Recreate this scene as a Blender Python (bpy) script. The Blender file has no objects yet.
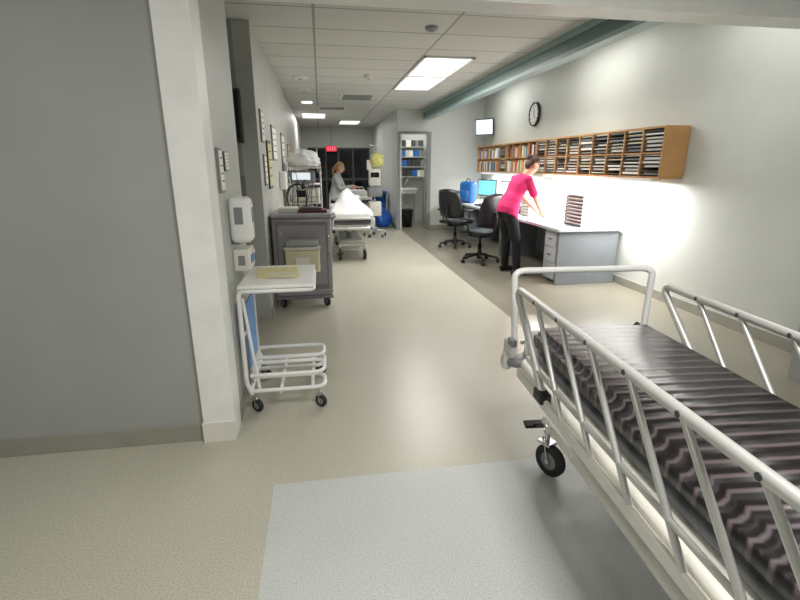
import bpy, bmesh, math, random
from mathutils import Vector, Matrix, Euler
from mathutils.kdtree import KDTree
random.seed(7)
V = Vector
def lin(c):
    c = c/255.0
    return c/12.92 if c <= .04045 else ((c+.055)/1.055)**2.4
def S(r,g,b): return (lin(r),lin(g),lin(b),1)
def sc(c,k): return (min(1,c[0]*k),min(1,c[1]*k),min(1,c[2]*k),1)

def mat(name,rgb,rough=.5,metal=0,var=.06,vscale=7,bump=0,bscale=80,emit=0,emc=None,trans=0,alpha=1,coat=0,spec=None):
    m=bpy.data.materials.new(name); m.use_nodes=True
    nt=m.node_tree; bs=nt.nodes['Principled BSDF']
    c=S(*rgb)
    tc=nt.nodes.new('ShaderNodeTexCoord'); nz=nt.nodes.new('ShaderNodeTexNoise')
    nz.inputs['Scale'].default_value=vscale; nz.inputs['Detail'].default_value=4
    nt.links.new(tc.outputs['Object'],nz.inputs['Vector'])
    cr=nt.nodes.new('ShaderNodeValToRGB')
    cr.color_ramp.elements[0].position=.3; cr.color_ramp.elements[1].position=.7
    cr.color_ramp.elements[0].color=sc(c,1-var); cr.color_ramp.elements[1].color=sc(c,1+var)
    nt.links.new(nz.outputs['Fac'],cr.inputs['Fac'])
    nt.links.new(cr.outputs['Color'],bs.inputs['Base Color'])
    bs.inputs['Roughness'].default_value=rough; bs.inputs['Metallic'].default_value=metal
    if coat: bs.inputs['Coat Weight'].default_value=coat
    if spec is not None: bs.inputs['Specular IOR Level'].default_value=spec
    if trans: bs.inputs['Transmission Weight'].default_value=trans
    if alpha<1: bs.inputs['Alpha'].default_value=alpha
    if bump:
        n2=nt.nodes.new('ShaderNodeTexNoise'); n2.inputs['Scale'].default_value=bscale
        nt.links.new(tc.outputs['Object'],n2.inputs['Vector'])
        b=nt.nodes.new('ShaderNodeBump'); b.inputs['Strength'].default_value=bump; b.inputs['Distance'].default_value=.01
        nt.links.new(n2.outputs['Fac'],b.inputs['Height']); nt.links.new(b.outputs['Normal'],bs.inputs['Normal'])
    if emit:
        bs.inputs['Emission Color'].default_value=S(*(emc or rgb)); bs.inputs['Emission Strength'].default_value=emit
    return m

# ---------------------------------------------------------------- builder
class B:
    def __init__(s,name): s.name=name; s.v=[]; s.f=[]; s.m=[]; s.sm=[]; s.mats=[]
    def mi(s,m):
        if m not in s.mats: s.mats.append(m)
        return s.mats.index(m)
    def raw(s,vs,fs,m,smooth=False,M=None):
        o=len(s.v); k=s.mi(m)
        for v in vs: s.v.append((M@V(v)) if M else V(v))
        for f in fs: s.f.append(tuple(i+o for i in f)); s.m.append(k); s.sm.append(smooth)
    def bm(s,bm,m,smooth,M=None):
        bm.verts.index_update()
        s.raw([v.co.copy() for v in bm.verts],[[v.index for v in f.verts] for f in bm.faces],m,smooth,M); bm.free()
    def box(s,c,d,m,rot=None,bev=0,seg=2,smooth=None):
        b=bmesh.new(); bmesh.ops.create_cube(b,size=1)
        for v in b.verts: v.co=V((v.co.x*d[0],v.co.y*d[1],v.co.z*d[2]))
        if bev: bmesh.ops.bevel(b,geom=list(b.edges),offset=min(bev,min(d)*.49),segments=seg,affect='EDGES',profile=.5)
        M=Matrix.Translation(V(c))
        if rot: M=M@Euler(rot).to_matrix().to_4x4()
        s.bm(b,m,(bev>0.012) if smooth is None else smooth,M)
    def bx(s,x0,x1,y0,y1,z0,z1,m,bev=0): s.box(((x0+x1)/2,(y0+y1)/2,(z0+z1)/2),(abs(x1-x0),abs(y1-y0),abs(z1-z0)),m,bev=bev)
    def cyl(s,p,q,r,m,r2=None,seg=16,cap=True):
        p=V(p);q=V(q);r2=r if r2 is None else r2
        d=(q-p).normalized(); a=d.orthogonal().normalized(); b=d.cross(a)
        vs=[];fs=[]
        for k,(c,rr) in enumerate(((p,r),(q,r2))):
            for i in range(seg):
                t=2*math.pi*i/seg; vs.append(c+a*math.cos(t)*rr+b*math.sin(t)*rr)
        for i in range(seg): fs.append((i,(i+1)%seg,seg+(i+1)%seg,seg+i))
        s.raw(vs,fs,m,True)
        if cap: s.raw(vs[:seg],[tuple(range(seg))[::-1]],m); s.raw(vs[seg:],[tuple(range(seg))],m)
    def tube(s,pts,r,m,fil=.04,closed=False,seg=10,flat=1.0):
        P=[V(p) for p in pts]; out=[]
        n=len(P)
        for i,p in enumerate(P):
            if not closed and (i==0 or i==n-1): out.append(p); continue
            a=P[i-1];b=P[(i+1)%n]
            la=(a-p).length; lb=(b-p).length; f=min(fil,la*.49,lb*.49)
            p0=p+(a-p).normalized()*f; p1=p+(b-p).normalized()*f
            for k in range(6):
                t=k/5; out.append(p0*(1-t)**2+p*2*t*(1-t)+p1*t*t)
        n=len(out); vs=[];fs=[]
        prev=None
        for i,p in enumerate(out):
            if closed: d=(out[(i+1)%n]-out[i-1])
            else: d=(out[min(i+1,n-1)]-out[max(i-1,0)])
            d.normalize()
            if prev is None: a=d.orthogonal().normalized()
            else:
                a=prev-d*prev.dot(d)
                a=a.normalized() if a.length>1e-6 else d.orthogonal().normalized()
            prev=a; b=d.cross(a)
            for k in range(seg):
                t=2*math.pi*k/seg; vs.append(p+a*math.cos(t)*r+b*math.sin(t)*r*flat)
        L=n if closed else n-1
        for i in range(L):
            j=(i+1)%n
            for k in range(seg): fs.append((i*seg+k,i*seg+(k+1)%seg,j*seg+(k+1)%seg,j*seg+k))
        s.raw(vs,fs,m,True)
        if not closed: s.raw(vs[:seg],[tuple(range(seg))[::-1]],m); s.raw(vs[-seg:],[tuple(range(seg))],m)
    def sph(s,c,r,m,M=None,u=16,w=10):
        b=bmesh.new(); bmesh.ops.create_uvsphere(b,u_segments=u,v_segments=w,radius=1)
        R=(r,r,r) if isinstance(r,(int,float)) else r
        X=Matrix.Translation(V(c))@(M.to_4x4() if M else Matrix())@Matrix.Diagonal((R[0],R[1],R[2],1))
        s.bm(b,m,True,X)
    def lathe(s,prof,c,m,axis=(0,0,1),seg=24,smooth=True):
        d=V(axis).normalized(); a=d.orthogonal().normalized(); b=d.cross(a); c=V(c); vs=[];fs=[]
        for (r,h) in prof:
            for k in range(seg):
                t=2*math.pi*k/seg; vs.append(c+d*h+a*math.cos(t)*r+b*math.sin(t)*r)
        for i in range(len(prof)-1):
            for k in range(seg): fs.append((i*seg+k,i*seg+(k+1)%seg,(i+1)*seg+(k+1)%seg,(i+1)*seg+k))
        s.raw(vs,fs,m,smooth)
    def done(s,loc=(0,0,0),rot=(0,0,0),scale=1):
        me=bpy.data.meshes.new(s.name); me.from_pydata([tuple(v*scale) for v in s.v],[],s.f)
        for m in s.mats: me.materials.append(m)
        for i,p in enumerate(me.polygons): p.material_index=s.m[i]; p.use_smooth=s.sm[i]
        me.update()
        o=bpy.data.objects.new(s.name,me); bpy.context.scene.collection.objects.link(o)
        o.location=loc; o.rotation_euler=rot
        return o

# ---------------------------------------------------------------- materials
wallM=mat('wall_paint',(198,202,196),.55,var=.03,vscale=2,bump=.03,bscale=200)
wallL=mat('wall_paint_left',(184,186,181),.5,var=.04,vscale=2)
wallG=mat('wall_paint_grey',(150,155,152),.55,var=.03,vscale=2)
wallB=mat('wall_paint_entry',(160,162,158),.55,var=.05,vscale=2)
trimW=mat('white_trim',(236,236,232),.4,var=.05,vscale=6)
baseM=mat('cove_base',(150,148,138),.5)
white=mat('white_enamel',(236,236,234),.3,var=.02)
offw=mat('offwhite_plastic',(222,220,210),.4)
cream=mat('cream_plastic',(216,210,176),.4)
lilac=mat('lilac_grey_plastic',(152,149,154),.35,var=.04)
lilacD=mat('lilac_grey_dark',(122,118,124),.4)
black=mat('black_plastic',(22,22,24),.4)
blackf=mat('black_vinyl',(26,26,29),.35,bump=.15,bscale=60)
dgrey=mat('dark_grey',(70,72,74),.5)
mgrey=mat('mid_grey',(130,132,134),.45)
chrome=mat('brushed_steel',(200,200,202),.25,metal=1,var=.03)
alu=mat('aluminium',(210,210,206),.38,metal=.5,var=.03)
rubber=mat('rubber',(38,38,40),.7)
wood=mat('shelf_wood',(182,138,88),.45,var=.15,vscale=3)
teal=mat('bulkhead_teal',(92,116,114),.4,var=.05)
tealL=mat('bulkhead_edge',(140,164,164),.4,var=.05)
deskM=mat('desk_laminate',(196,200,204),.4,var=.03)
deskG=mat('desk_panel_grey',(124,129,134),.45,var=.04)
paper=mat('paper',(240,238,230),.7,var=.03)
yel=mat('yellow_paper',(214,206,150),.6)
sheet=mat('white_sheet',(240,240,240),.8,bump=.4,bscale=14)
blue=mat('blue_plastic',(38,110,190),.4)
blueb=mat('blue_bag',(30,95,190),.3,bump=.6,bscale=12,var=.2)
cyan=mat('screen_cyan',(120,200,215),.3,emit=.8)
scrW=mat('screen_white',(215,225,230),.3,emit=.7)
red=mat('red_plastic',(190,40,40),.45)
mar=mat('maroon_cover',(92,34,52),.5)
green=mat('green_plastic',(70,130,100),.5)
orange=mat('orange_card',(216,120,50),.6)
plast=mat('clear_plastic_cover',(232,234,236),.2,alpha=.55,bump=.6,bscale=20)
yelb=mat('yellow_bag',(230,226,140),.4,bump=.4,bscale=20)
glassD=mat('dark_glass',(20,23,30),.08,var=.2)
exitM=mat('exit_red',(230,20,50),.4,emit=2.5)
lampM=mat('light_diffuser',(250,250,245),.5,emit=1.5)
skin=mat('skin',(222,170,142),.5,var=.04)
lips=mat('lips',(176,84,84),.5)
eyeM=mat('eye_dark',(40,28,22),.2)
hairB=mat('hair_brown',(70,42,30),.5,var=.3,vscale=60,bump=.5,bscale=90)
hairY=mat('hair_blond',(170,132,88),.5,var=.3,vscale=60,bump=.5,bscale=90)
pink=mat('pink_scrubs',(226,38,112),.75,var=.08,vscale=14,bump=.3,bscale=25)
pantsB=mat('black_trousers',(24,24,28),.8,bump=.3,bscale=25)
sweat=mat('grey_sweater',(190,194,196),.8,var=.1,vscale=20,bump=.3,bscale=30)
shoe=mat('black_shoe',(18,18,18),.4)
pinkF=mat('pink_form',(236,170,190),.6)

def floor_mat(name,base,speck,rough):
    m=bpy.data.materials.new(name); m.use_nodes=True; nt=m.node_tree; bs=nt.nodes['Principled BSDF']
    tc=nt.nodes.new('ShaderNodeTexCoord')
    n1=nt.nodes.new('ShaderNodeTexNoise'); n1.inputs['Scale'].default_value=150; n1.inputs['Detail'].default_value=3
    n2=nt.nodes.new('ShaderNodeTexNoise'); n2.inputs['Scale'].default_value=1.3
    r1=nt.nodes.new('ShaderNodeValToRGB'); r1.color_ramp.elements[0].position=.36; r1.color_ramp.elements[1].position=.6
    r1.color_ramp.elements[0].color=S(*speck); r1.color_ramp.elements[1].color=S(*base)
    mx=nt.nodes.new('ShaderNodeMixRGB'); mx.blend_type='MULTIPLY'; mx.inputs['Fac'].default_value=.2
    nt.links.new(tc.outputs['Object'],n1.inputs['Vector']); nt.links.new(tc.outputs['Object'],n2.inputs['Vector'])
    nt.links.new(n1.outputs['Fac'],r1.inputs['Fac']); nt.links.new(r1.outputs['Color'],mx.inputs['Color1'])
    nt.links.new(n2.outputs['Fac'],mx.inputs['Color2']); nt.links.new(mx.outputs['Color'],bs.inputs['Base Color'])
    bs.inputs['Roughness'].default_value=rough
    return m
flA=floor_mat('floor_vinyl_beige',(197,194,178),(168,165,148),.34)
flB=floor_mat('floor_vinyl_blue',(204,207,204),(180,184,182),.4)
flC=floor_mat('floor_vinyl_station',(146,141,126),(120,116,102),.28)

def ceil_mat():
    m=bpy.data.materials.new('ceiling_tiles'); m.use_nodes=True; nt=m.node_tree; bs=nt.nodes['Principled BSDF']
    tc=nt.nodes.new('ShaderNodeTexCoord'); br=nt.nodes.new('ShaderNodeTexBrick')
    br.offset=0; br.inputs['Scale'].default_value=1; br.inputs['Brick Width'].default_value=1.22; br.inputs['Row Height'].default_value=.61
    br.inputs['Mortar Size'].default_value=.012; br.inputs['Mortar Smooth'].default_value=.1
    br.inputs['Color1'].default_value=S(210,210,205); br.inputs['Color2'].default_value=S(202,202,197); br.inputs['Mortar'].default_value=S(150,150,146)
    nt.links.new(tc.outputs['Object'],br.inputs['Vector']); nt.links.new(br.outputs['Color'],bs.inputs['Base Color'])
    bs.inputs['Roughness'].default_value=.8
    return m
ceilM=ceil_mat()

def stripe_mat():
    m=bpy.data.materials.new('mattress_vinyl'); m.use_nodes=True; nt=m.node_tree; bs=nt.nodes['Principled BSDF']
    tc=nt.nodes.new('ShaderNodeTexCoord'); w=nt.nodes.new('ShaderNodeTexWave'); w.bands_direction='Y'
    w.inputs['Scale'].default_value=5.5; w.inputs['Distortion'].default_value=.9; w.inputs['Detail'].default_value=1.5; w.inputs['Detail Scale'].default_value=1.0
    r=nt.nodes.new('ShaderNodeValToRGB'); r.color_ramp.elements[0].position=.7; r.color_ramp.elements[1].position=1.0
    r.color_ramp.elements[0].color=S(26,22,22); r.color_ramp.elements[1].color=S(96,86,88)
    nt.links.new(tc.outputs['Object'],w.inputs['Vector']); nt.links.new(w.outputs['Fac'],r.inputs['Fac']); nt.links.new(r.outputs['Color'],bs.inputs['Base Color'])
    b=nt.nodes.new('ShaderNodeBump'); b.inputs['Strength'].default_value=.5; b.inputs['Distance'].default_value=.01
    nt.links.new(w.outputs['Fac'],b.inputs['Height']); nt.links.new(b.outputs['Normal'],bs.inputs['Normal'])
    bs.inputs['Roughness'].default_value=.38
    return m
mattM=stripe_mat()

# ---------------------------------------------------------------- room shell
LX=-.55; RX=3.8; BX=2.37; CH=2.7; FY=11.2; EY=16.5; CX=1.77; HZ=2.26
f=B('floor')
def q(x0,x1,y0,y1,z,m,ob,up=True):
    vs=[(x0,y0,z),(x1,y0,z),(x1,y1,z),(x0,y1,z)]
    ob.raw(vs,[(0,1,2,3) if up else (3,2,1,0)],m)
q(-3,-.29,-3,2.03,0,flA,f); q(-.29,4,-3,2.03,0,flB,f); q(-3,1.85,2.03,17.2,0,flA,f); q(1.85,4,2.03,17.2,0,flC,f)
f.done()
c=B('ceiling')
c.bx(-3,BX,2.5,17.2,CH,CH+.1,ceilM); c.bx(-3,4,-3,2.5,CH,CH+.1,ceilM); c.bx(BX,4,2.5,FY+.06,3.1,3.2,ceilM); c.bx(BX,4,FY+.06,17.2,CH,CH+.1,ceilM)
c.done()
w=B('wall_left')
w.bx(LX-.15,LX,2.65,3.5,0,CH,wallL); w.bx(LX-.15,LX,4.7,17,0,CH,wallL)
w.bx(-1.75,-1.6,2.65,4.85,0,CH,wallG); w.bx(-1.6,LX-.15,4.7,4.85,0,CH,wallG)
w.done()
w=B('wall_entry'); w.bx(-3,LX,2.5,2.65,0,CH,wallB); w.bx(LX,3.3,2.5,2.65,HZ,CH,trimW); w.bx(3.3,RX,2.5,2.65,0,CH,wallB); w.bx(BX,RX,2.5,2.65,CH,3.1,wallB); w.done()
w=B('wall_right'); w.bx(RX,RX+.15,-3,FY+.15,0,3.1,wallM); w.done()
w=B('wall_station_back')
w.bx(2.48,RX,FY,FY+.12,0,3.1,wallM); w.bx(CX,1.83,FY,FY+.12,0,CH,wallM); w.bx(1.83,2.48,FY,FY+.12,2.18,CH,wallM); w.bx(BX,2.48,FY,FY+.05,CH,3.1,wallM)
w.done()
w=B('wall_corridor_right'); w.bx(CX,CX+.12,FY+.12,17,0,CH,wallM); w.done()
w=B('wall_alcove'); w.bx(CX+.12,RX,13.0,13.1,0,CH,wallM); w.bx(3.4,3.5,FY+.12,13.0,0,CH,wallM); w.done()
w=B('wall_end'); w.bx(LX,CX,EY,EY+.12,2.05,CH,wallM); w.bx(LX,LX+.15,EY,EY+.12,0,2.05,wallM); w.bx(CX-.1,CX,EY,EY+.12,0,2.05,wallM); w.done()
w=B('wall_back'); w.bx(-3,4,-3.1,-3,0,CH,wallM); w.done()
w=B('wall_entry_left'); w.bx(-3.1,-3,-3,2.65,0,CH,wallB); w.done()
w=B('window_1')
w.bx(LX+.15,CX-.1,EY+.04,EY+.06,0,2.05,glassD)
for x in (LX+.18,.2,.62,1.1,CX-.13): w.bx(x-.03,x+.03,EY,EY+.04,0,2.05,dgrey)
w.bx(LX+.15,CX-.1,EY-.01,EY+.04,1.0,1.07,dgrey); w.bx(LX+.15,CX-.1,EY-.01,EY+.04,2.0,2.05,dgrey)
w.done()
w=B('bulkhead_beam'); w.bx(BX,BX+.12,2.65,FY,2.5,3.1,teal); w.bx(BX-.012,BX+.13,2.65,FY,2.49,2.53,tealL); w.bx(BX-.02,BX,2.65,FY,2.64,2.7,tealL); w.done()
for nm,(x0,x1,y0,y1) in {'baseboard_left':(LX,LX+.012,2.65,3.5),'baseboard_left_far':(LX,LX+.012,4.7,16.4),'baseboard_right':(RX-.012,RX,2.7,FY),
    'baseboard_back':(2.57,RX-.012,FY-.012,FY),'baseboard_corridor_right':(CX-.012,CX,FY+.12,16.4),'baseboard_entry':(-3,LX-.16,2.488,2.5)}.items():
    w=B(nm); w.bx(x0,x1,y0,y1,0.001,.1,baseM); w.done()
w=B('trim_1')
w.bx(LX-.155,LX+.004,2.47,2.5,0,HZ,trimW,bev=.004); w.bx(LX,LX+.012,2.47,2.66,0,HZ,trimW); w.bx(LX+.012,3.3,2.475,2.5,HZ,HZ+.1,trimW); w.bx(LX-.16,LX+.014,2.462,2.475,0,.12,offw)
w.done()
w=B('trim_2'); w.bx(1.78,1.83,FY-.025,FY,0,2.23,mgrey); w.bx(2.48,2.56,FY-.025,FY,0,2.23,mgrey); w.bx(1.83,2.48,FY-.025,FY,2.18,2.24,mgrey); w.done()

# ---------------------------------------------------------------- ceiling fittings
def area(name,loc,sx,sy,p,rot=(0,0,0),col=(1,.975,.94)):
    l=bpy.data.lights.new(name,'AREA'); l.shape='RECTANGLE'; l.size=sx; l.size_y=sy; l.energy=p; l.color=col
    o=bpy.data.objects.new(name,l); bpy.context.scene.collection.objects.link(o); o.location=loc; o.rotation_euler=rot; return o
def troffer(x,y,p,z=CH,sx=.61,sy=1.22):
    b=B('ceiling_light_panel')
    for (a,b2,c2,d2) in ((-sx/2,sx/2,-sy/2,-sy/2+.03),(-sx/2,sx/2,sy/2-.03,sy/2),(-sx/2,-sx/2+.03,-sy/2,sy/2),(sx/2-.03,sx/2,-sy/2,sy/2)):
        b.bx(a,b2,c2,d2,-.02,0,white)
    b.bx(-sx/2+.03,sx/2-.03,-sy/2+.03,sy/2-.03,-.012,0,lampM)
    b.done((x,y,z-.001)); area('troffer_light',(x,y,z-.04),sx-.1,sy-.1,p)
troffer(1.53,6.4,38); troffer(1.53,7.63,38)
troffer(-.1,12.8,26); troffer(.9,14.6,12); troffer(3.1,9.4,20,z=3.1); troffer(3.1,6.2,20,z=3.1); troffer(3.1,3.6,15,z=3.1)
troffer(.9,.4,64); troffer(-1.6,.6,22); troffer(2.6,12.1,12)  # first two: unseen panels added to light the room around the camera
def disc(name,x,y,r,h,m,z=CH):
    b=B(name); b.lathe([(0,-h),(r*.6,-h),(r*.9,-h*.7),(r,-.01),(r,0)],(0,0,0),m); b.cyl((0,0,-h-.004),(0,0,-h+.002),r*.3,mgrey); b.done((x,y,z))
disc('smoke_detector',.72,7.1,.075,.05,offw); disc('ceiling_sensor',1.05,4.65,.06,.035,mgrey); disc('ceiling_speaker',-.2,8.6,.12,.02,offw)
disc('recessed_downlight',-.22,7.4,.11,.03,white); disc('recessed_downlight',-.2,10.2,.11,.03,lampM)
v=B('air_vent')
v.bx(-.3,.3,-.3,.3,-.012,0,white)
for i in range(8): v.box((0,-.24+i*.068,-.02),(.52,.012,.03),mgrey,rot=(.5,0,0))
v.done((.72,9.2,CH-.001))
v=B('air_vent'); v.bx(-.3,.3,-.15,.15,-.012,0,white)
for i in range(4): v.box((0,-.1+i*.068,-.02),(.52,.012,.03),mgrey,rot=(.5,0,0))
v.done((0.3,11.0,CH-.001))
e=B('exit_sign'); e.box((0,0,0),(.34,.05,.18),dgrey,bev=.008); e.box((0,-.027,0),(.3,.004,.14),exitM); e.cyl((0,0,.09),(0,0,.69),.01,mgrey)
for i,x in enumerate((-.1,-.035,.035,.1)): e.box((x,-.031,0),(.012,.003,.09),paper); 
e.done((.38,15.9,2.0))

# ---------------------------------------------------------------- generic caster
def caster(b,x,y,R=.08,w=.035,top=.2,ang=0,m=rubber,hub=mgrey):
    ca,sa=math.cos(ang),math.sin(ang)
    ax=V((ca,sa,0)); c=V((x,y,R))
    b.lathe([(R*.55,-w*.5),(R*.92,-w*.5),(R,-w*.3),(R,w*.3),(R*.92,w*.5),(R*.55,w*.5)],c,m,axis=ax)
    b.cyl(c-ax*w*.42,c+ax*w*.42,R*.58,hub); b.cyl(c-ax*w*.75,c+ax*w*.75,R*.16,chrome,seg=8)
    off=V((-sa,ca,0))*R*.35
    for s_ in (-1,1):
        p=c+ax*w*.62*s_
        b.tube([p,p+V((0,0,R*.7))+off*.6,V((x,y,R*2.0))+off+ax*w*.4*s_],w*.13,chrome,fil=.02,seg=6)
    b.box(V((x,y,R*2.05))+off,(w*1.6,w*1.9,R*.18),chrome,rot=(0,0,ang),bev=.003)
    b.cyl(V((x,y,R*2.05))+off,V((x,y,top))+off,R*.16,chrome,seg=10)

# ---------------------------------------------------------------- stretchers
def stretcher(name,loc,rot,style):
    b=B(name); W=.68; L=2.0
    cs=offw if style=='fg' else alu
    for x in (.14,W-.14):
        for y in (-.2,-1.78): caster(b,x,y,R=.083,w=.04,top=.26,ang=.5 if y>-1 else .1)
        b.tube([(x,-.1,.25),(x,-1.88,.25)],.022,cs)
    for y in (-.2,-1.78): b.tube([(.12,y,.25),(W-.12,y,.25)],.022,cs)
    b.box((W/2,-1.0,.275),(W-.3,1.3,.06),cs,bev=.02)
    for y in (-.55,-1.4):
        b.cyl((W/2,y,.28),(W/2,y,.42),.075,mgrey); b.cyl((W/2,y,.42),(W/2,y,.55),.055,chrome)
    for y,sg in ((.0,1),(-1.95,-1)):
        b.tube([(.14,y-.15*sg,.24),(.14,y-.06*sg,.2),(.14,y+.02*sg,.15)],.01,black,fil=.02)
        b.box((.14,y+.035*sg,.145),(.11,.05,.018),black,rot=(.3*sg,0,0),bev=.006)
        b.tube([(.14,y-.1*sg,.18),(W-.14,y-.1*sg,.18)],.008,chrome)
    b.tube([(0.02,-.02,.54),(W-.02,-.02,.54),(W-.02,-L,.54),(0.02,-L,.54)],.026,cs,closed=True,fil=.09,seg=12)
    b.tube([(-.015,-.1,.52),(-.015,-L+.1,.52)],.016,offw,seg=8,fil=.02); b.tube([(W+.015,-.1,.52),(W+.015,-L+.1,.52)],.016,offw,seg=8)
    b.box((W/2,-L/2,.575),(W-.06,L-.1,.03),cs,bev=.01)
    b.box((W/2,-L/2,.61),(W-.1,L-.16,.03),mgrey,bev=.01)
    for x in (0,W):
        for y in (0,-L): b.lathe([(0,-.02),(.05,-.02),(.058,-.008),(.058,.008),(.05,.02),(0,.02)],(x,y,.54),mgrey,axis=(0,0,1))
    if style=='fg':
        bm=bmesh.new(); bmesh.ops.create_cube(bm,size=1)
        for v in bm.verts: v.co=V((v.co.x*(W-.08),v.co.y*(L-.14),v.co.z*.12))
        bmesh.ops.bevel(bm,geom=list(bm.edges),offset=.035,segments=3,affect='EDGES')
        b.bm(bm,mattM,True,Matrix.Translation((W/2,-L/2,.69)))
        b.box((W/2,-1.68,.80),(.46,.34,.09),sheet,bev=.04,seg=4)
    else:
        b.box((W/2,-L/2,.665),(W-.04,L-.1,.09),dgrey,bev=.03,seg=3)
        b.box((W/2,-L*.74,.73),(W-.02,L*.47,.07),sheet,bev=.03,seg=3)
        if style=='back':
            nx,ny=13,11; vs=[];fs=[]
            for j in range(ny):
                t=j/(ny-1)
                for i in range(nx):
                    u=i/(nx-1)*2-1
                    wd=(W/2-.0)*(1-.62*t**1.2)
                    z=.76+.36*t**.8-.10*abs(u)**2*(.3+t)+.012*math.sin(7*u+7*t)
                    vs.append((W/2-.04*t+u*wd,-1.9+t*.6+.015*math.sin(u*6),z))
            n=len(vs)
            for j in range(ny):
                for i in range(nx):
                    x,y,z=vs[j*nx+i]
                    vs.append((x,y+.03,.66 if j==0 else z-.10))
            for j in range(ny-1):
                for i in range(nx-1):
                    a=j*nx+i; fs.append((a,a+1,a+nx+1,a+nx)); fs.append((n+a,n+a+nx,n+a+nx+1,n+a+1))
            for i in range(nx-1):
                fs.append((i,n+i,n+i+1,i+1)); k=(ny-1)*nx+i; fs.append((k,k+1,n+k+1,n+k))
            for j in range(ny-1):
                k=j*nx; fs.append((k,k+nx,n+k+nx,n+k)); k+=nx-1; fs.append((k,n+k,n+k+nx,k+nx))
            b.raw(vs,fs,sheet,True)
            b.box((W/2,-1.1,.83),(W-.3,.06,.36),alu,rot=(-.5,0,0),bev=.01)
            b.box((W/2,-.55,.75),(W-.04,.9,.08),sheet,bev=.035,seg=3)
            b.box((W/2,-1.96,.72),(W-.12,.03,.1),sheet,bev=.012)
        else:
            b.box((W/2,-.8,.78),(W-.1,1.3,.14),sheet,bev=.06,seg=4); b.box((W/2,-1.6,.84),(.45,.35,.14),sheet,bev=.06,seg=4)
    zt=.93 if style=='fg' else .66
    zs=.54
    rl=alu
    for x in ((-.03,W+.03)):
        ya,yb=-.05,-1.72
        if style=='fg':
            b.tube([(x,ya-.38,zs+.02),(x,ya,zt-.03),(x,ya-.02,zt),(x,yb,zt),(x,yb-.3,zs+.02)],.017,rl,fil=.03,seg=12)
            for k in range(1,7):
                y=ya-k*.235
                b.tube([(x,y,zt-.005),(x,y-.34,zs)],.0105,rl,fil=.01,seg=8)
                b.cyl((x-.018,y,zt),(x+.018,y,zt),.009,dgrey,seg=8)
            b.tube([(x,ya-.30,zs+.10),(x,yb-.28,zs+.10)],.009,rl,seg=8)
            b.box((x,-1.0,zs-.005),(.02,1.75,.05),offw,bev=.008)
            b.box((x-.0,-.42,zs+.02),(.05,.09,.05),black,bev=.01)
        else:
            b.tube([(x,ya-.2,zs),(x,ya-.2,zt),(x,yb,zt),(x,yb,zs)],.014,rl,fil=.06)
            for k in range(1,6): b.tube([(x,ya-.2-k*.25,zt),(x,ya-.2-k*.25,zs)],.008,rl,seg=6)
    if style=='fg':
        b.tube([(.0,.03,.54),(-.02,.05,.98),(.02,.06,.995),(W-.02,.06,.995),(W+.02,.05,.98),(W,.03,.54)],.016,white,fil=.035,seg=12)
        b.box((W/2,.03,.62),(W-.1,.02,.14),offw,bev=.008)
        b.tube([(.05,.09,.6),(.62,.09,.64)],.01,chrome,seg=8)
        b.tube([(.62,.09,.64),(.66,.09,.66),(.66,.05,.7)],.012,black,seg=8)
        b.box((-.03,.02,.6),(.05,.08,.1),offw,bev=.015); b.box((-.045,-.05,.66),(.03,.07,.04),mgrey,bev=.01)
        b.cyl((-.05,.0,.5),(-.05,0,.58),.02,offw)
        b.tube([(-.04,.05,.6),(-.05,.09,.5),(-.02,.1,.44),(.04,.09,.5),(.08,.06,.58)],.007,offw,fil=.05,seg=6)
    else:
        b.tube([(.04,-L-.01,.54),(.04,-L-.04,.7),(W-.04,-L-.04,.7),(W-.04,-L-.01,.54)],.014,alu,fil=.05)
        b.tube([(.04,.01,.54),(.04,.03,.9),(W-.04,.03,.9),(W-.04,.01,.54)],.014,alu,fil=.05)
    return b.done(loc,rot)
stretcher('hospital_stretcher',(.945,2.10,0),(0,0,math.radians(-4)),'fg')
stretcher('hospital_stretcher',(.12,9.42,0),(0,0,0),'back')
stretcher('hospital_stretcher',(.55,13.6,0),(0,0,0),'flat')

# ---------------------------------------------------------------- linen hamper stand
h=B('linen_hamper_stand')
x0,x1,ya,yb=-.505,-.03,2.76,3.30
for y in (ya,yb):
    h.tube([(x0+.03,y,.13),(x0+.0,y,.2),(x0-.0,y,.78),(x0+.05,y,.80)],.014,white,fil=.05)
h.tube([(x0+.07,ya+.03,.14),(x0+.015,ya+.03,.74)],.010,white)
for z,yo in ((.15,.0),(.24,.03)):
    h.tube([(x0+.02,ya+yo,z),(x1,ya+yo,z),(x1,ya+yo+.2,z),(x0+.02,ya+yo+.2,z)],.013,white,fil=.07)
    h.tube([(x0+.02,yb-yo-.2,z),(x1,yb-yo-.2,z),(x1,yb-yo,z),(x0+.02,yb-yo,z)],.013,white,fil=.07)
h.tube([(x0+.02,ya,.15),(x0+.02,yb,.15)],.014,white); h.tube([(x0,ya,.5),(x0,yb,.5)],.011,white)
h.tube([(x0+.2,ya,.135),(x0+.2,yb,.135)],.012,white); h.tube([(x1-.08,ya+.02,.135),(x1-.08,yb-.02,.135)],.012,white)
h.box(((x0-.07)/2+.002,(ya+yb)/2,.815),(.44,.58,.022),white,bev=.008)
h.tube([(x0+.0,ya-.01,.79),(-.07,ya-.01,.79),(-.07,yb+.01,.79),(x0,yb+.01,.79)],.012,white,closed=True,fil=.05)
h.box((-.30,3.08,.829),(.26,.3,.006),yel,rot=(0,0,.12)); h.box((-.27,2.98,.834),(.2,.14,.005),cream,rot=(0,0,-.1))
h.box((x0+.012,3.04,.47),(.008,.34,.42),mat('blue_label',(90,140,200),.5)); h.box((x0+.02,3.04,.2),(.012,.36,.1),offw)
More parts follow.
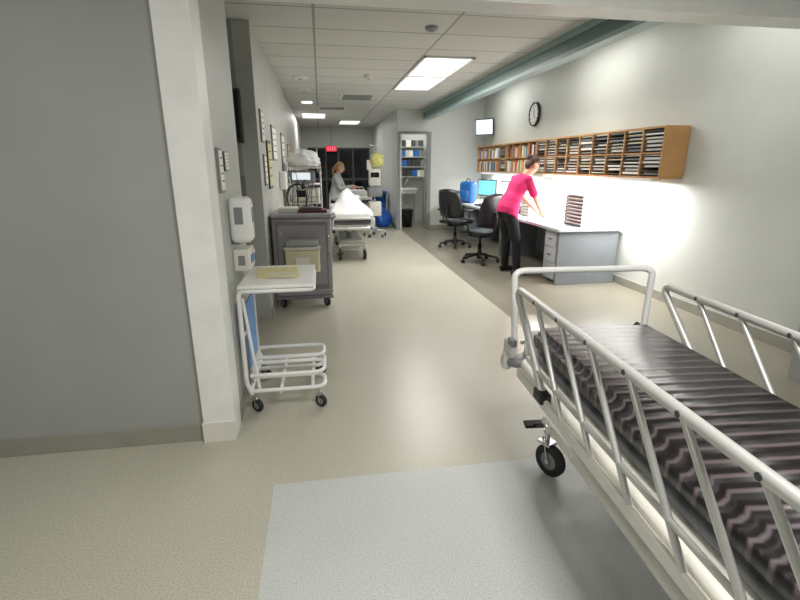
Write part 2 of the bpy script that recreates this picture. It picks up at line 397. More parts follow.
for x,y in ((x0+.05,ya+.02),(x0+.05,yb-.02),(x1-.03,ya+.02),(x1-.03,yb-.02)): caster(h,x,y,R=.042,w=.025,top=.14,ang=.9)
h.done()

# ---------------------------------------------------------------- isolation cart
k=B('isolation_supply_cart')
X0,X1,Y0,Y1=-.525,.085,5.0,5.55
k.bx(X0,X1,Y0+.02,Y1,.14,.97,lilac,bev=.02)
k.bx(X0-.005,X1+.01,Y0-.005,Y1+.005,.97,1.01,lilac,bev=.014)
k.bx(X0+.04,X1-.04,Y0+.008,Y0+.022,.22,.93,lilacD,bev=.005)
k.bx(X0+.06,X1-.06,Y0,Y0+.012,.26,.90,lilac,bev=.005)
k.bx(X0+.02,X1-.02,Y0+.0,Y0+.03,.145,.205,lilac,bev=.006)
k.bx(X0,X1,Y0+.0,Y0+.04,.10,.14,lilacD,bev=.01)
k.bx(X0+.13,X1-.13,Y0-.13,Y0,.42,.66,cream,bev=.02); k.bx(X0+.12,X1-.12,Y0-.14,Y0,.66,.69,offw,bev=.01)
k.bx(X0+.14,X1-.14,Y0-.12,Y0-.0,.69,.76,mat('grey_lid',(170,172,170),.3),bev=.02); k.box((-.22,Y0-.133,.54),(.14,.003,.09),paper)
k.tube([(X1-.03,Y0,.78),(X1-.03,Y0-.035,.76),(X1-.03,Y0-.035,.62),(X1-.03,Y0,.6)],.008,chrome,fil=.02)
k.box((X0+.09,Y0-.004,.82),(.03,.01,.05),chrome)
k.tube([(X1,Y0+.1,.95),(X1+.05,Y0+.1,.97),(X1+.05,Y1-.1,.97),(X1,Y1-.1,.95)],.01,lilacD,fil=.03)
for x in (X0+.07,X1-.07):
    for y in (Y0+.07,Y1-.07): caster(k,x,y,R=.05,w=.03,top=.15,ang=.6)
k.box((-.1,5.25,1.025),(.3,.22,.03),mar,bev=.006); k.box((-.36,5.3,1.035),(.2,.24,.05),offw,bev=.006); k.box((-.12,5.26,1.05),(.24,.18,.02),dgrey,bev=.004)
k.done()

# ---------------------------------------------------------------- wall items, left
g=B('soap_dispenser')
g.box((.065,0,0),(.13,.15,.27),white,bev=.035,seg=4); g.box((.03,0,-.12),(.06,.1,.05),mgrey,bev=.015); g.box((.132,0,.03),(.006,.05,.09),mgrey,bev=.003); g.box((.06,-.076,.03),(.05,.006,.1),mgrey,bev=.003)
g.done((LX,3.0,1.18))
g=B('glove_box_holder'); g.box((.05,0,0),(.1,.2,.13),offw,bev=.01); g.box((.102,0,.0),(.004,.12,.05),blue,bev=.001); g.box((.105,.06,.03),(.004,.05,.02),paper); g.box((.05,-.102,0),(.04,.004,.06),mgrey); g.done((LX,3.06,.935))
def plaque(name,y,z,wd,hd,m,fr=mgrey,x=LX):
    b=B(name); b.box((.008,0,0),(.016,wd,hd),fr,bev=.003); b.box((.017,0,0),(.004,wd*.84,hd*.88),m)
    for i in range(4): b.box((.0195,0,hd*(.28-.17*i)),(.002,wd*.6,hd*.03),dgrey)
    b.done((x,y,z))
plaque('wall_notice_frame',2.8,1.47,.1,.24,paper); plaque('wall_notice_frame',2.97,1.52,.1,.11,paper,dgrey)
plaque('wall_poster',5.02,1.86,.24,.3,paper); plaque('wall_poster',5.5,1.5,.36,.5,yel,dgrey); plaque('wall_poster',6.2,1.75,.5,.4,paper); plaque('wall_poster',5.05,1.45,.2,.3,paper); plaque('wall_poster',7.6,1.65,.5,.6,paper); plaque('wall_poster',9.0,1.6,.6,.5,yel)
g=B('wall_sanitizer'); g.box((.05,0,0),(.1,.12,.24),white,bev=.025,seg=3); g.box((.06,0,-.13),(.06,.08,.03),mgrey,bev=.01); g.done((LX,6.7,1.3))
g=B('electrical_cabinet'); g.box((0,-.03,0),(.3,.06,.46),dgrey,bev=.01); g.box((0,-.062,0),(.26,.006,.42),black,bev=.002); g.done((-.82,4.7,1.92))
g=B('wall_phone'); g.box((0,-.02,0),(.1,.04,.2),mgrey,bev=.01); g.box((-.02,-.05,0),(.035,.03,.19),dgrey,bev=.012); g.done((-.74,4.7,1.3))

# ---------------------------------------------------------------- equipment trolley
t=B('medical_equipment_trolley')
for x in (-.24,.24):
    for y in (-.22,.22):
        t.cyl((x,y,.12),(x,y,1.5),.014,chrome,seg=8); caster(t,x,y,R=.05,w=.03,top=.13,ang=.3)
for z in (.25,.62,.95,1.22,1.46): t.box((0,0,z),(.5,.46,.02),alu,bev=.004)
t.box((-.06,-.02,.4),(.34,.34,.26),offw,bev=.02); t.box((-.06,-.02,.77),(.36,.34,.26),offw,bev=.02); t.box((-.08,-.2,.79),(.22,.01,.14),glassD)
t.box((.02,-.02,1.07),(.4,.34,.2),offw,bev=.02); t.box((-.06,-.2,1.09),(.16,.01,.1),glassD); 
for i in range(5): t.cyl((.08+.025*i,-.2,1.04),(.08+.025*i,-.215,1.04),.009,(red,dgrey,green,dgrey,blue)[i],seg=8)
t.box((-.04,-.02,1.33),(.4,.32,.18),mgrey,bev=.02); t.box((-.04,-.19,1.34),(.26,.01,.1),scrW); 
for i in range(6): t.box((-.2+i*.075,-.235,.69),(.04,.02,.06),(paper,blue,dgrey)[i%3],bev=.004)
random.seed(3)
for i in range(12):
    x=random.uniform(-.22,.22); z=random.uniform(1.0,1.4)
    t.tube([(x,-.23,z),(x+.03,-.29,z-.15),(x+random.uniform(-.04,.04),-.28,z-.3),(x,-.24,z-.42)],.006,(black,dgrey,offw)[i%3],fil=.06,seg=6)
bm=bmesh.new(); bmesh.ops.create_icosphere(bm,subdivisions=4,radius=1)
for v in bm.verts:
    n=v.co.normalized(); r=1+.07*math.sin(9*n.x+3*n.z)*math.cos(8*n.y)+.04*math.sin(17*n.z+5*n.x)
    z=max(n.z,-.45); v.co=V((n.x*.24*r,n.y*.24*r,z*.17*r))
t.bm(bm,plast,True,Matrix.Translation((0,0,1.56)))
t.box((-.05,0,1.53),(.3,.26,.12),offw,bev=.03)
t.cyl((.2,.18,1.4),(.2,.18,1.75),.01,chrome)
t.done((-.24,7.5,0))
t=B('exam_lamp')
for a in range(5):
    an=a*2*math.pi/5; t.tube([(0,0,.1),(.11*math.cos(an),.11*math.sin(an),.07)],.012,dgrey); t.sph((.11*math.cos(an),.11*math.sin(an),.026),.026,rubber,u=10,w=6)
    t.cyl((.11*math.cos(an),.11*math.sin(an),.03),(.11*math.cos(an),.11*math.sin(an),.08),.008,dgrey,seg=8)
t.cyl((0,0,.08),(0,0,1.0),.014,chrome)
t.tube([(0,0,1.0),(-.02,0,1.12),(.03,0,1.24),(.14,-.02,1.27),(.2,-.03,1.24)],.011,black,fil=.09)
t.lathe([(.012,.05),(.022,.04),(.038,-.0),(.04,-.02),(.0,-.015)],(.205,-.03,1.23),black,axis=(-.3,0,1)); t.done((-.42,6.25,0))

t=B('infusion_pump_stand')
for a in range(5):
    an=a*2*math.pi/5+.3; px,py=.24*math.cos(an),.24*math.sin(an)
    t.tube([(0,0,.16),(px*.6,py*.6,.13),(px,py,.11)],.014,alu); caster(t,px,py,R=.035,w=.022,top=.1,ang=an)
t.cyl((0,0,.12),(0,0,1.9),.013,chrome); t.box((0,-.03,1.25),(.24,.18,.34),offw,bev=.02); t.box((0,-.125,1.3),(.17,.008,.1),glassD,bev=.002)
t.box((0,-.03,.95),(.3,.24,.2),mgrey,bev=.02); t.box((0,0,.6),(.26,.24,.3),offw,bev=.02)
for sg in (-1,1): t.tube([(0,0,1.88),(.1*sg,0,1.9),(.13*sg,0,1.95)],.006,chrome,fil=.03,seg=6)
bm=bmesh.new(); bmesh.ops.create_icosphere(bm,subdivisions=4,radius=1)
for v in bm.verts:
    n=v.co.normalized(); r=1+.09*math.sin(9*n.x+2)*math.cos(8*n.z)+.05*math.sin(15*n.z+9*n.x); v.co=V((n.x*.14*r,n.y*.09*r,n.z*.15*r*(1.1 if n.z<0 else .8)))
t.bm(bm,yelb,True,Matrix.Translation((.06,-.03,1.62))); t.box((-.1,.05,1.5),(.1,.06,.2),paper,bev=.01)
t.done((1.12,10.2,0))

bm=bmesh.new(); bmesh.ops.create_icosphere(bm,subdivisions=4,radius=1)
for v in bm.verts:
    n=v.co.normalized(); r=1+.06*math.sin(9*n.x+5*n.z)+.05*math.cos(11*n.y+3*n.z)
    z=n.z; k2=1 if z<.3 else max(.14,1-(z-.3)*1.35)
    v.co=V((n.x*.22*r*k2,n.y*.22*r*k2,max(.002,.2+z*.24*(1 if z<.3 else 1.4))))
t=B('blue_trash_bag'); t.bm(bm,blueb,True)
for i in range(7):
    an=i*.9; t.tube([(0,0,.48),(.03*math.cos(an),.03*math.sin(an),.54),(.08*math.cos(an),.08*math.sin(an),.58)],.016,blueb,flat=.5,seg=6)
t.done((1.51,11.85,0))
t=B('blue_linen_hamper')
t.lathe([(0,.09),(.17,.09),(.18,.12),(.22,.78),(.235,.78),(.235,.81),(.2,.84),(.05,.87),(0,.87)],(0,0,0),blue)
for a in range(4): caster(t,.13*math.cos(a*1.57+.78),.13*math.sin(a*1.57+.78),R=.035,w=.02,top=.1)
t.done((1.5,12.75,0))

t=B('supply_shelf_unit')
for x in (-.42,.42):
    for y in (-.15,.15): t.cyl((x,y,0.0),(x,y,2.0),.012,chrome,seg=8)
for z in (1.2,1.45,1.7,1.95):
    t.box((0,0,z),(.88,.34,.02),alu)
    x=-.38; random.seed(int(z*100))
    while x<.34:
        wd=random.uniform(.07,.16); t.box((x+wd/2,-.02,z+.01+.08),(wd*.92,.24,.16),random.choice([blue,paper,offw,mgrey,mgrey,dgrey]),bev=.006); x+=wd
t.done((2.35,12.8,0))
t=B('utility_sink')
t.box((0,0,.9),(.5,.42,.03),white,bev=.01); t.lathe([(.0,-.12),(.12,-.12),(.17,-.05),(.19,.0),(.2,.012),(.17,.012)],(0,-.02,.92),white)
t.tube([(0,.17,.92),(0,.17,1.12),(0,.0,1.14),(0,-.03,1.08)],.012,chrome,fil=.06)
t.box((0,.02,.84),(.44,.34,.1),white,bev=.02); t.tube([(0,0,.8),(0,0,.55),(0,.2,.5)],.02,chrome); 
for x in (-.2,.2): t.cyl((x,.1,0),(x,.1,.82),.012,chrome)
t.done((2.2,12.3,0))
t=B('waste_bin'); t.lathe([(0,.0),(.12,.0),(.15,.42),(.16,.44),(.14,.44),(.11,.06),(0,.06)],(0,0,0),black); t.done((2.1,11.75,0))

# ---------------------------------------------------------------- nurses' station
t=B('reception_desk')
t.bx(2.9,3.78,5.48,10.9,.69,.73,deskM,bev=.006)
t.bx(2.94,3.76,5.52,5.56,0.002,.69,deskG)
t.bx(3.6,3.64,5.56,10.86,.1,.69,deskG)
for y in (7.55,9.25,10.82): t.bx(2.95,3.6,y,y+.04,.002,.69,deskG)
t.bx(2.97,3.58,5.6,5.95,.03,.68,deskM); 
for i in range(3): t.bx(2.955,2.972,5.62,5.93,.05+.21*i,.24+.21*i,deskM,bev=.004); t.box((2.95,5.775,.15+.21*i),(.012,.1,.015),chrome)
t.bx(2.97,3.58,9.3,9.7,.03,.68,deskM)
for i in range(3): t.bx(2.955,2.972,9.32,9.68,.05+.21*i,.24+.21*i,deskG,bev=.004)
t.done()
t=B('pigeonhole_shelf')
sx0,sx1,sy0,sy1,sz0,sz1=3.5,3.79,4.6,10.6,1.38,1.87
t.bx(sx0,sx1,sy0,sy1,sz0-.02,sz0,wood); t.bx(sx0,sx1,sy0,sy1,sz1,sz1+.022,wood); t.bx(sx1-.015,sx1,sy0,sy1,sz0,sz1,wood)
t.bx(sx0+.01,sx1,sy0,sy1,1.615,1.63,wood)
ny=18; dy=(sy1-sy0)/ny
for i in range(ny+1): t.bx(sx0,sx1,sy0+i*dy-.009,sy0+i*dy+.009,sz0,sz1,wood)
random.seed(11)
for i in range(ny):
    for z0,z1 in ((sz0,1.615),(1.63,sz1)):
        a=sy0+i*dy+.012; bb=sy0+(i+1)*dy-.012
        if i<9 or i in (13,):
            nn=6
            for j in range(nn):
                zz=z0+(j+.5)*(z1-z0)/nn
                t.bx(sx0+.01,sx1-.02,a,bb,zz-.003,zz+.001,mgrey)
                if random.random()<.85: t.bx(sx0+random.uniform(.01,.04),sx1-.03,a+.01,bb-random.uniform(.01,.06),zz+.001,zz+random.uniform(.012,.026),random.choice([paper,paper,cream,paper,mgrey]))
        else:
            y=a
            while y<bb-.03:
                wd=random.uniform(.025,.06); 
                if y+wd>bb: break
                hh=random.uniform(.15,.21)
                t.bx(sx0+random.uniform(.01,.04),sx1-.03,y,y+wd*.94,z0,z0+hh,random.choice([red,orange,paper,offw,green,dgrey,blue,paper,yel,cream,wood])); y+=wd
t.done()
t=B('under_shelf_light')
for y0,y1 in ((4.7,7.3),(7.9,10.4)): t.bx(3.5,3.62,y0,y1,1.325,1.36,white,bev=.004); t.bx(3.51,3.61,y0+.02,y1-.02,1.318,1.326,lampM)
t.done()
area('under_shelf_tube',(3.56,6.0,1.31),.1,2.5,135,col=(1,.97,.96)); area('under_shelf_tube',(3.56,9.1,1.31),.1,2.4,45,col=(1,.97,.96))
t=B('wall_clock')
t.cyl((0,0,0),(-.03,0,0),.2,black,seg=40); t.cyl((-.03,0,0),(-.034,0,0),.172,white,seg=40); t.lathe([(.172,.03),(.18,.045),(.2,.045),(.205,0)],(0,0,0),black,axis=(-1,0,0),seg=40)
for i in range(12):
    an=i*math.pi/6; t.box((-.037,.145*math.sin(an),.145*math.cos(an)),(.003,.012,.03),black,rot=(-an,0,0))
t.box((-.039,.0,.055),(.003,.012,.13),black); t.box((-.04,-.03,-.035),(.003,.014,.1),black,rot=(-.7,0,0)); t.done((RX,8.38,2.36))
t=B('wall_display_monitor')
t.box((0,0,0),(.04,.44,.34),black,bev=.01); t.box((-.022,0,0),(.004,.4,.3),scrW); t.tube([(.02,0,0),(.12,0,-.02),(.2,.1,-.02)],.018,dgrey); t.done((3.6,10.5,2.3),(0,-.1,.75))
def monitor(x,y,rot,scr):
    t=B('computer_monitor'); t.box((0,0,.33),(.03,.48,.32),black,bev=.008); t.box((-.017,0,.33),(.003,.45,.28),scr); t.cyl((.02,0,.02),(.02,0,.26),.02,black); t.box((.0,0,.01),(.2,.24,.02),black,bev=.006); t.done((x,y,.731),(0,0,rot))
monitor(3.3,9.3,.5,cyan); monitor(3.35,8.3,.3,scrW)
t=B('keyboard'); t.box((0,0,.012),(.16,.44,.02),dgrey,bev=.005)
for i in range(4):
    for j in range(12): t.box((-.055+i*.036,-.2+j*.036,.025),(.028,.028,.008),black)
t.done((3.06,8.9,.731))
t=B('desk_phone'); t.box((0,0,.05),(.2,.2,.05),black,bev=.012,rot=(0,.15,0)); t.box((0,0,.015),(.18,.18,.03),black,bev=.005); t.box((0,-.07,.095),(.2,.05,.035),black,bev=.015); t.box((-.0,.04,.082),(.08,.08,.01),mgrey); t.done((3.25,7.45,.731))
t=B('document_tray_stack')
for i in range(9):
    z=.02+i*.045
    t.box((0,0,z),(.34,.44,.006),mgrey); t.box((0,0,z+.014),(.31,.4,.018),paper,rot=(0,0,random.uniform(-.03,.03)))
    for y in (-.22,.22): t.box((0,y,z+.018),(.34,.006,.036),offw)
t.bx(-.17,.17,-.222,-.21,.0,.02,mgrey); t.bx(-.17,.17,.21,.222,0,.02,mgrey)
t.done((3.42,5.8,.731))
t=B('document_tray_stack')
for i in range(6):
    z=.02+i*.045; t.box((0,0,z),(.34,.3,.006),offw); t.box((0,0,z+.014),(.31,.26,.018),paper)
    for y in (-.15,.15): t.box((0,y,z+.018),(.34,.006,.036),offw)
t.bx(-.17,.17,-.152,-.14,.0,.02,mgrey); t.bx(-.17,.17,.14,.152,0,.02,mgrey)
t.done((3.3,7.05,.731))
t=B('chart_papers')
random.seed(5)
for (x,y,m) in ((3.3,6.25,paper),(3.38,6.48,pinkF),(3.3,6.7,paper),(3.42,6.62,paper)):
    t.box((x,y,.7335+random.uniform(0,.002)),(.21,.29,.002),m,rot=(0,0,random.uniform(-.3,.3)))
t.done()
t=B('pen_cup'); t.lathe([(0,0),(.04,0),(.042,.1),(.038,.1),(.036,.01),(0,.01)],(0,0,0),dgrey)
for i in range(5): t.cyl((0,0,.02),(.03*math.cos(i*1.3),.03*math.sin(i*1.3),.16),.004,(blue,red,black,green,yel)[i],seg=6)
t.done((3.36,7.75,.731))
t=B('backpack'); t.box((0,0,.22),(.2,.36,.44),blue,bev=.07,seg=5); t.box((-.12,0,.15),(.07,.26,.22),blue,bev=.03,seg=4); t.tube([(0,-.06,.43),(0,-.05,.49),(0,.05,.49),(0,.06,.43)],.01,dgrey); t.tube([(-.1,-.13,.3),(-.14,-.14,.15),(-.1,-.13,.03)],.012,dgrey); t.done((3.04,9.75,.731),(0,0,.5))

def chair(loc,rz):
    b=B('office_chair')
    for a in range(5):
        an=a*2*math.pi/5; px,py=.3*math.cos(an),.3*math.sin(an)
        b.tube([(0,0,.13),(px*.5,py*.5,.11),(px,py,.08)],.022,black,seg=8,flat=.8)
        b.cyl((px,py,.03),(px,py,.09),.008,black,seg=8)
        ax=V((-math.sin(an),math.cos(an),0))
        for s_ in (-1,1): b.cyl(V((px,py,.028))+ax*.008*s_,V((px,py,.028))+ax*.026*s_,.028,rubber,seg=14)
        b.sph((px,py,.05),(.025,.025,.018),black,u=10,w=6)
    b.lathe([(0,.06),(.045,.06),(.045,.16),(.03,.17),(.03,.3),(.018,.3),(.018,.42),(0,.42)],(0,0,0),black)
    b.box((0,0,.43),(.22,.24,.04),black,bev=.012); b.tube([(.08,.05,.43),(.22,.2,.42)],.007,black,seg=6)
    bm=bmesh.new(); bmesh.ops.create_cube(bm,size=1); bmesh.ops.subdivide_edges(bm,edges=list(bm.edges),cuts=7,use_grid_fill=True)
    for v in bm.verts:
        x,y,z=v.co*2; m_=max(abs(x),abs(y)); l=math.hypot(x,y); k_=(m_/l*.35+.65) if l>0 else 1
        zz=z*.045*(1-.45*max(abs(x),abs(y))**6)-(.03*x**3 if x>0 else 0)-(.012*(1-y*y) if z>0 else 0)
        v.co=V((x*.25*k_,y*.255*k_,zz))
    b.bm(bm,blackf,True,Matrix.Translation((.02,0,.495)))
    bm=bmesh.new(); bmesh.ops.create_cube(bm,size=1); bmesh.ops.subdivide_edges(bm,edges=list(bm.edges),cuts=7,use_grid_fill=True)
    for v in bm.verts:
        x,y,z=v.co*2; l=math.hypot(y,z); m_=max(abs(y),abs(z)); k_=(m_/l*.4+.6) if l>0 else 1
        yy=y*.25*k_*(1-.06*z); zz=z*.27*k_
        xx=x*.04*(1-.5*m_**5)+.07*(yy/.235)**2*.8 -.03*math.sin(zz*6)-.04*z*.5
        v.co=V((xx,yy,zz))
    b.bm(bm,blackf,True,Matrix.Translation((-.25,0,.84)))
    b.tube([(-.1,0,.43),(-.27,0,.45),(-.31,0,.6),(-.30,0,.82)],.028,black,fil=.08,flat=.6)
    for s_ in (-1,1):
        b.tube([(.0,.14*s_,.44),(.0,.28*s_,.46),(.02,.3*s_,.68),(-.0,.3*s_,.7)],.016,black,fil=.06)
        b.box((.0,.3*s_,.71),(.27,.07,.035),black,bev=.015,seg=3)
    b.done(loc,(0,0,rz),scale=.98)
chair((2.46,7.15,0),math.radians(120)); chair((2.46,8.6,0),math.radians(40))

# ---------------------------------------------------------------- people
class Body:
    def __init__(s): s.v=[];s.f=[];s.lab=[];s.post=[]
    def _ring(s,rings,lab,n):
        o=len(s.v)
        for r in rings: s.v+=r; s.lab+=[lab]*len(r)
        for i in range(len(rings)-1):
            for k in range(n): s.f.append((o+i*n+k,o+i*n+(k+1)%n,o+(i+1)*n+(k+1)%n,o+(i+1)*n+k))
        s.f.append(tuple(o+k for k in range(n))[::-1]); e=o+(len(rings)-1)*n; s.f.append(tuple(e+k for k in range(n)))
    def cap(s,p,q,r1,r2,lab,n=14):
        p=V(p);q=V(q);d=(q-p);L=d.length;d.normalize();a=d.orthogonal().normalized();b=d.cross(a)
        st=[]
        for k in range(1,5): t=k/5*math.pi/2; st.append((-r1*math.cos(t),r1*math.sin(t)))
        m=max(2,int(L/.02))
        for k in range(m+1): st.append((L*k/m,r1+(r2-r1)*k/m))
        for k in range(4,0,-1): t=k/5*math.pi/2; st.append((L+r2*math.cos(t),r2*math.sin(t)))
        s._ring([[p+d*h+(a*math.cos(2*math.pi*i/n)+b*math.sin(2*math.pi*i/n))*r for i in range(n)] for h,r in st],lab,n)
    def loft(s,secs,A,Bx,lab,n=24):
        rings=[]; m=6
        for i in range(len(secs)-1):
            for k in range(m+(1 if i==len(secs)-2 else 0)):
                t=k/m; c=V(secs[i][0]).lerp(V(secs[i+1][0]),t); tt=t*t*(3-2*t)
                a=secs[i][1]*(1-tt)+secs[i+1][1]*tt; b=secs[i][2]*(1-tt)+secs[i+1][2]*tt
                rings.append([c+A*a*math.cos(2*math.pi*j/n)+Bx*b*math.sin(2*math.pi*j/n) for j in range(n)])
        s._ring(rings,lab,n)
    def ell(s,c,A,Bx,C,r,lab,n=20):
        c=V(c); rings=[]
        for k in range(1,14):
            t=math.pi*k/14
            rings.append([c-C*r[2]*math.cos(t)+(A*r[0]*math.cos(2*math.pi*j/n)+Bx*r[1]*math.sin(2*math.pi*j/n))*math.sin(t) for j in range(n)])
        s._ring(rings,lab,n)
    def hand(s,w,d,nrm,side,lab='skin',curl=.5):
        w=V(w); d=V(d).normalized(); side=V(side); side=(side-d*side.dot(d)).normalized(); nrm=d.cross(side); 
        if nrm.dot(V((0,0,-1)))<0: nrm=-nrm
        s.loft([(w-d*.01,.024,.02),(w+d*.03,.034,.017),(w+d*.085,.04,.014)],side,nrm,lab,n=16)
        for i,(o,L) in enumerate(((.031,.066),(.0105,.077),(-.0105,.072),(-.031,.054))):
            p=w+d*.082+side*o; q_=p+(d*.9+side*o*2.5+nrm*.18*(1+curl)).normalized()*L*.5; e=q_+(d*.75+side*o*1.5+nrm*.7*curl).normalized()*L*.5
            s.cap(p,q_,.0088,.0082,lab,8); s.cap(q_,e,.0082,.007,lab,8)
        p=w+d*.03+side*.028; q_=p+(side*.75+d*.6+nrm*.25).normalized()*.038; e=q_+(d*.9+side*.2+nrm*.3).normalized()*.03
        s.cap(p,q_,.012,.0095,lab,8); s.cap(q_,e,.0095,.008,lab,8)
    def build(s,name,mats,vox=.0065):
        me=bpy.data.meshes.new('tmp'); me.from_pydata([tuple(v) for v in s.v],[],s.f); me.update()
        bm=bmesh.new(); bm.from_mesh(me); bmesh.ops.recalc_face_normals(bm,faces=bm.faces); bm.to_mesh(me); bm.free()
        o=bpy.data.objects.new('tmp',me); bpy.context.scene.collection.objects.link(o)
        r=o.modifiers.new('r','REMESH'); r.mode='VOXEL'; r.voxel_size=vox; r.adaptivity=0
        sm=o.modifiers.new('s','SMOOTH'); sm.factor=.5; sm.iterations=3
        dg=bpy.context.evaluated_depsgraph_get(); me2=bpy.data.meshes.new_from_object(o.evaluated_get(dg))
        bpy.data.objects.remove(o); bpy.data.meshes.remove(me)
        kd=KDTree(len(s.v))
        for i,v in enumerate(s.v): kd.insert(v,i)
        kd.balance()
        labs=list(mats.keys()); me2.materials.clear()
        for l in labs: me2.materials.append(mats[l])
        for p in me2.polygons:
            _,i,_=kd.find(p.center); p.material_index=labs.index(s.lab[i]); p.use_smooth=True
        me2.name=name; ob=bpy.data.objects.new(name,me2); bpy.context.scene.collection.objects.link(ob)
        return ob
def face_parts(name,parent,H,A,Fd,U):
    b=B(name); R=Matrix((A,Fd,U)).transposed()
    for s_ in (-1,1): b.sph(V(H)+Fd*.083+A*.03*s_+U*.005,(.014,.010,.008),paper,M=R,u=10,w=6); b.sph(V(H)+Fd*.091+A*.03*s_+U*.005,(.006,.004,.006),eyeM,M=R,u=8,w=6); b.sph(V(H)+Fd*.088+A*.031*s_+U*.024,(.018,.006,.003),hairB,M=R,u=8,w=6)
    b.sph(V(H)+Fd*.088-U*.055,(.022,.01,.007),lips,M=R,u=10,w=6)
    o=b.done(); o.parent=parent; return o

def head(b,H,A,Fd,U,bun=True,pony=False):
    H=V(H)
    b.ell(H,A,Fd,U,(.074,.09,.112),'skin'); b.ell(H+Fd*.03-U*.06,A,Fd,U,(.05,.055,.05),'skin')
    b.cap(H+Fd*.088+U*.0,H+Fd*.104-U*.025,.008,.012,'skin',8)
    for s_ in (-1,1): b.ell(H+A*.078*s_-Fd*.005-U*.01,A,Fd,U,(.012,.018,.03),'skin',10)
    b.ell(H-Fd*.018+U*.022,A,Fd,U,(.084,.094,.106),'hair')
    b.ell(H-Fd*.055-U*.01,A,Fd,U,(.07,.055,.085),'hair')
    if bun: b.ell(H-Fd*.11+U*.055,A,Fd,U,(.042,.038,.042),'hair',14)
    if pony: b.cap(H-Fd*.09+U*.02,H-Fd*.14-U*.08,.032,.03,'hair'); b.cap(H-Fd*.14-U*.08,H-Fd*.12-U*.2,.03,.014,'hair')

b=Body(); Z=V((0,0,1))
F=V((.98,.2,0)).normalized(); A=V((F.y,-F.x,0))
hip=V((2.53,6.26,.94)); sh=V((2.73,6.31,1.32))
sp=(sh-hip).normalized(); D=A.cross(sp).normalized(); D = D if D.dot(F)>0 else -D
b.loft([(hip-Z*.115,.196,.137),(hip-Z*.04,.192,.138),(hip+sp*.1,.168,.12),(hip+sp*.2,.152,.106),(hip+sp*.33,.168,.118),(hip+sp*.41,.165,.098),(sh+sp*.03,.10,.07),(sh+sp*.055,.06,.055)],A,D,'top')
b.loft([(hip-Z*.2,.13,.08),(hip-Z*.08,.13,.08)],A,D,'pants')
H=V((2.895,6.35,1.50)); nk=sh+sp*.04+D*.01
b.cap(nk,H-Z*.07-F*.03,.052,.048,'skin')
for s_,foot in ((1,V((2.66,6.12,0))),(-1,V((2.62,6.46,0)))):
    hj=hip+A*.083*s_-Z*.08; kn=V(((hj.x+foot.x)/2+.03,(hj.y*.4+foot.y*.6),.5)); an=foot+Z*.10
    b.cap(hj,kn,.094,.068,'pants'); b.cap(kn,kn.lerp(an,.45),.066,.063,'pants'); b.cap(kn.lerp(an,.45),an,.063,.052,'pants')
    b.loft([(foot-F*.075+Z*.045,.034,.04),(foot+F*.02+Z*.045,.04,.042),(foot+F*.12+Z*.036,.046,.033),(foot+F*.17+Z*.028,.03,.024)],A,Z,'shoe',16)
arms=((1,V((2.90,6.19,1.055)),V((3.04,6.29,.86)),V((3.09,6.33,.795))),(-1,V((2.88,6.55,1.055)),V((3.06,6.50,.86)),V((3.12,6.49,.80))))
for s_,el,wr,hd in arms:
    sj=sh+A*.155*s_-sp*.015
    b.cap(sj-A*.05*s_,sj,.06,.056,'top'); mid=sj.lerp(el,.72)
    b.cap(sj,mid,.06,.058,'top'); b.cap(sj,el,.044,.037,'skin'); b.cap(el,wr,.037,.025,'skin')
    b.hand(wr,(hd-wr)*1.0+V((.03,.015,-.005)),None,-A*s_,curl=.25)
HU=(Z*.84+F*.54).normalized(); HF=(F*.84-Z*.54).normalized()
head(b,H,A,HF,HU,bun=True)
ob=b.build('nurse_pink_scrubs',{'top':pink,'pants':pantsB,'skin':skin,'hair':hairB,'shoe':shoe})
face_parts('face_details',ob,H,A,HF,HU)

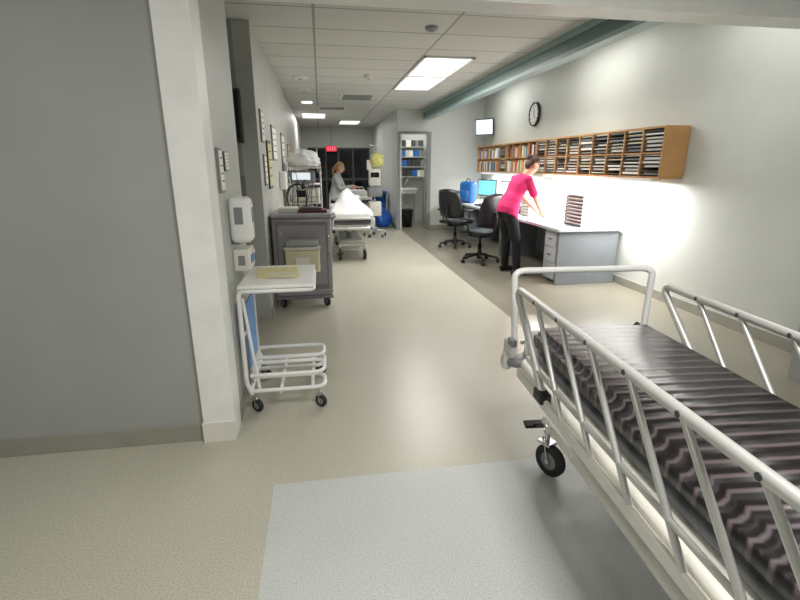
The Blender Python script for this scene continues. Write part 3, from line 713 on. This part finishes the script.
b=Body(); F=V((.96,-.28,0)).normalized(); A=V((F.y,-F.x,0)); o0=V((.30,10.85,0))
hip=o0+Z*.86; sh=o0+F*.07+Z*1.27; sp=(sh-hip).normalized(); D=A.cross(sp).normalized(); D=D if D.dot(F)>0 else -D
b.loft([(hip-Z*.11,.18,.13),(hip-Z*.03,.18,.13),(hip+sp*.12,.15,.11),(hip+sp*.2,.14,.10),(hip+sp*.3,.155,.11),(hip+sp*.37,.155,.095),(sh+sp*.03,.10,.07),(sh+sp*.055,.06,.055)],A,D,'top')
b.loft([(hip-Z*.18,.12,.08),(hip-Z*.07,.12,.08)],A,D,'pants')
H=sh+F*.07+Z*.175; b.cap(sh+sp*.03,H-Z*.07-F*.02,.05,.046,'skin')
for s_ in (1,-1):
    foot=o0+A*.1*s_+F*.02*s_; hj=hip+A*.08*s_-Z*.08; kn=foot+Z*.46+F*.02; an=foot+Z*.1
    b.cap(hj,kn,.088,.06,'pants'); b.cap(kn,kn.lerp(an,.4),.06,.056,'pants'); b.cap(kn.lerp(an,.4),an,.056,.045,'pants')
    b.loft([(foot-F*.075+Z*.045,.034,.04),(foot+F*.02+Z*.045,.04,.042),(foot+F*.12+Z*.036,.046,.033),(foot+F*.17+Z*.028,.03,.024)],A,Z,'shoe',16)
    sj=sh+A*.15*s_-sp*.015; el=sj+F*.10-Z*.24+A*.04*s_; wr=el+F*.22-Z*.01*s_+Z*.02-A*.05*s_
    b.cap(sj-A*.05*s_,sj,.055,.052,'top'); b.cap(sj,el,.05,.043,'top'); b.cap(el,wr,.042,.03,'top'); b.cap(wr,wr+F*.02,.025,.024,'skin'); b.hand(wr+F*.02,F-Z*.2,None,-A*s_,curl=.6)
HU=(Z*.95+F*.3).normalized(); HF=(F*.95-Z*.3).normalized()
head(b,H,A,HF,HU,bun=False,pony=True)
ob=b.build('nurse_grey_sweater',{'top':sweat,'pants':pantsB,'skin':skin,'hair':hairY,'shoe':shoe},vox=.0075)
face_parts('face_details',ob,H,A,HF,HU)

# ---------------------------------------------------------------- world, camera
wd=bpy.data.worlds.new('world'); bpy.context.scene.world=wd; wd.use_nodes=True
wd.node_tree.nodes['Background'].inputs[0].default_value=(.6,.63,.7,1); wd.node_tree.nodes['Background'].inputs[1].default_value=.3
cam=bpy.data.cameras.new('camera'); cam.sensor_width=36; cam.lens=470*36/800; cam.clip_start=.02
co=bpy.data.objects.new('camera',cam); bpy.context.scene.collection.objects.link(co)
co.location=(0,0,1.5); co.rotation_euler=(math.radians(90-16.03),0,math.radians(-9.29))
bpy.context.scene.camera=co
bpy.context.scene.view_settings.view_transform='Standard'
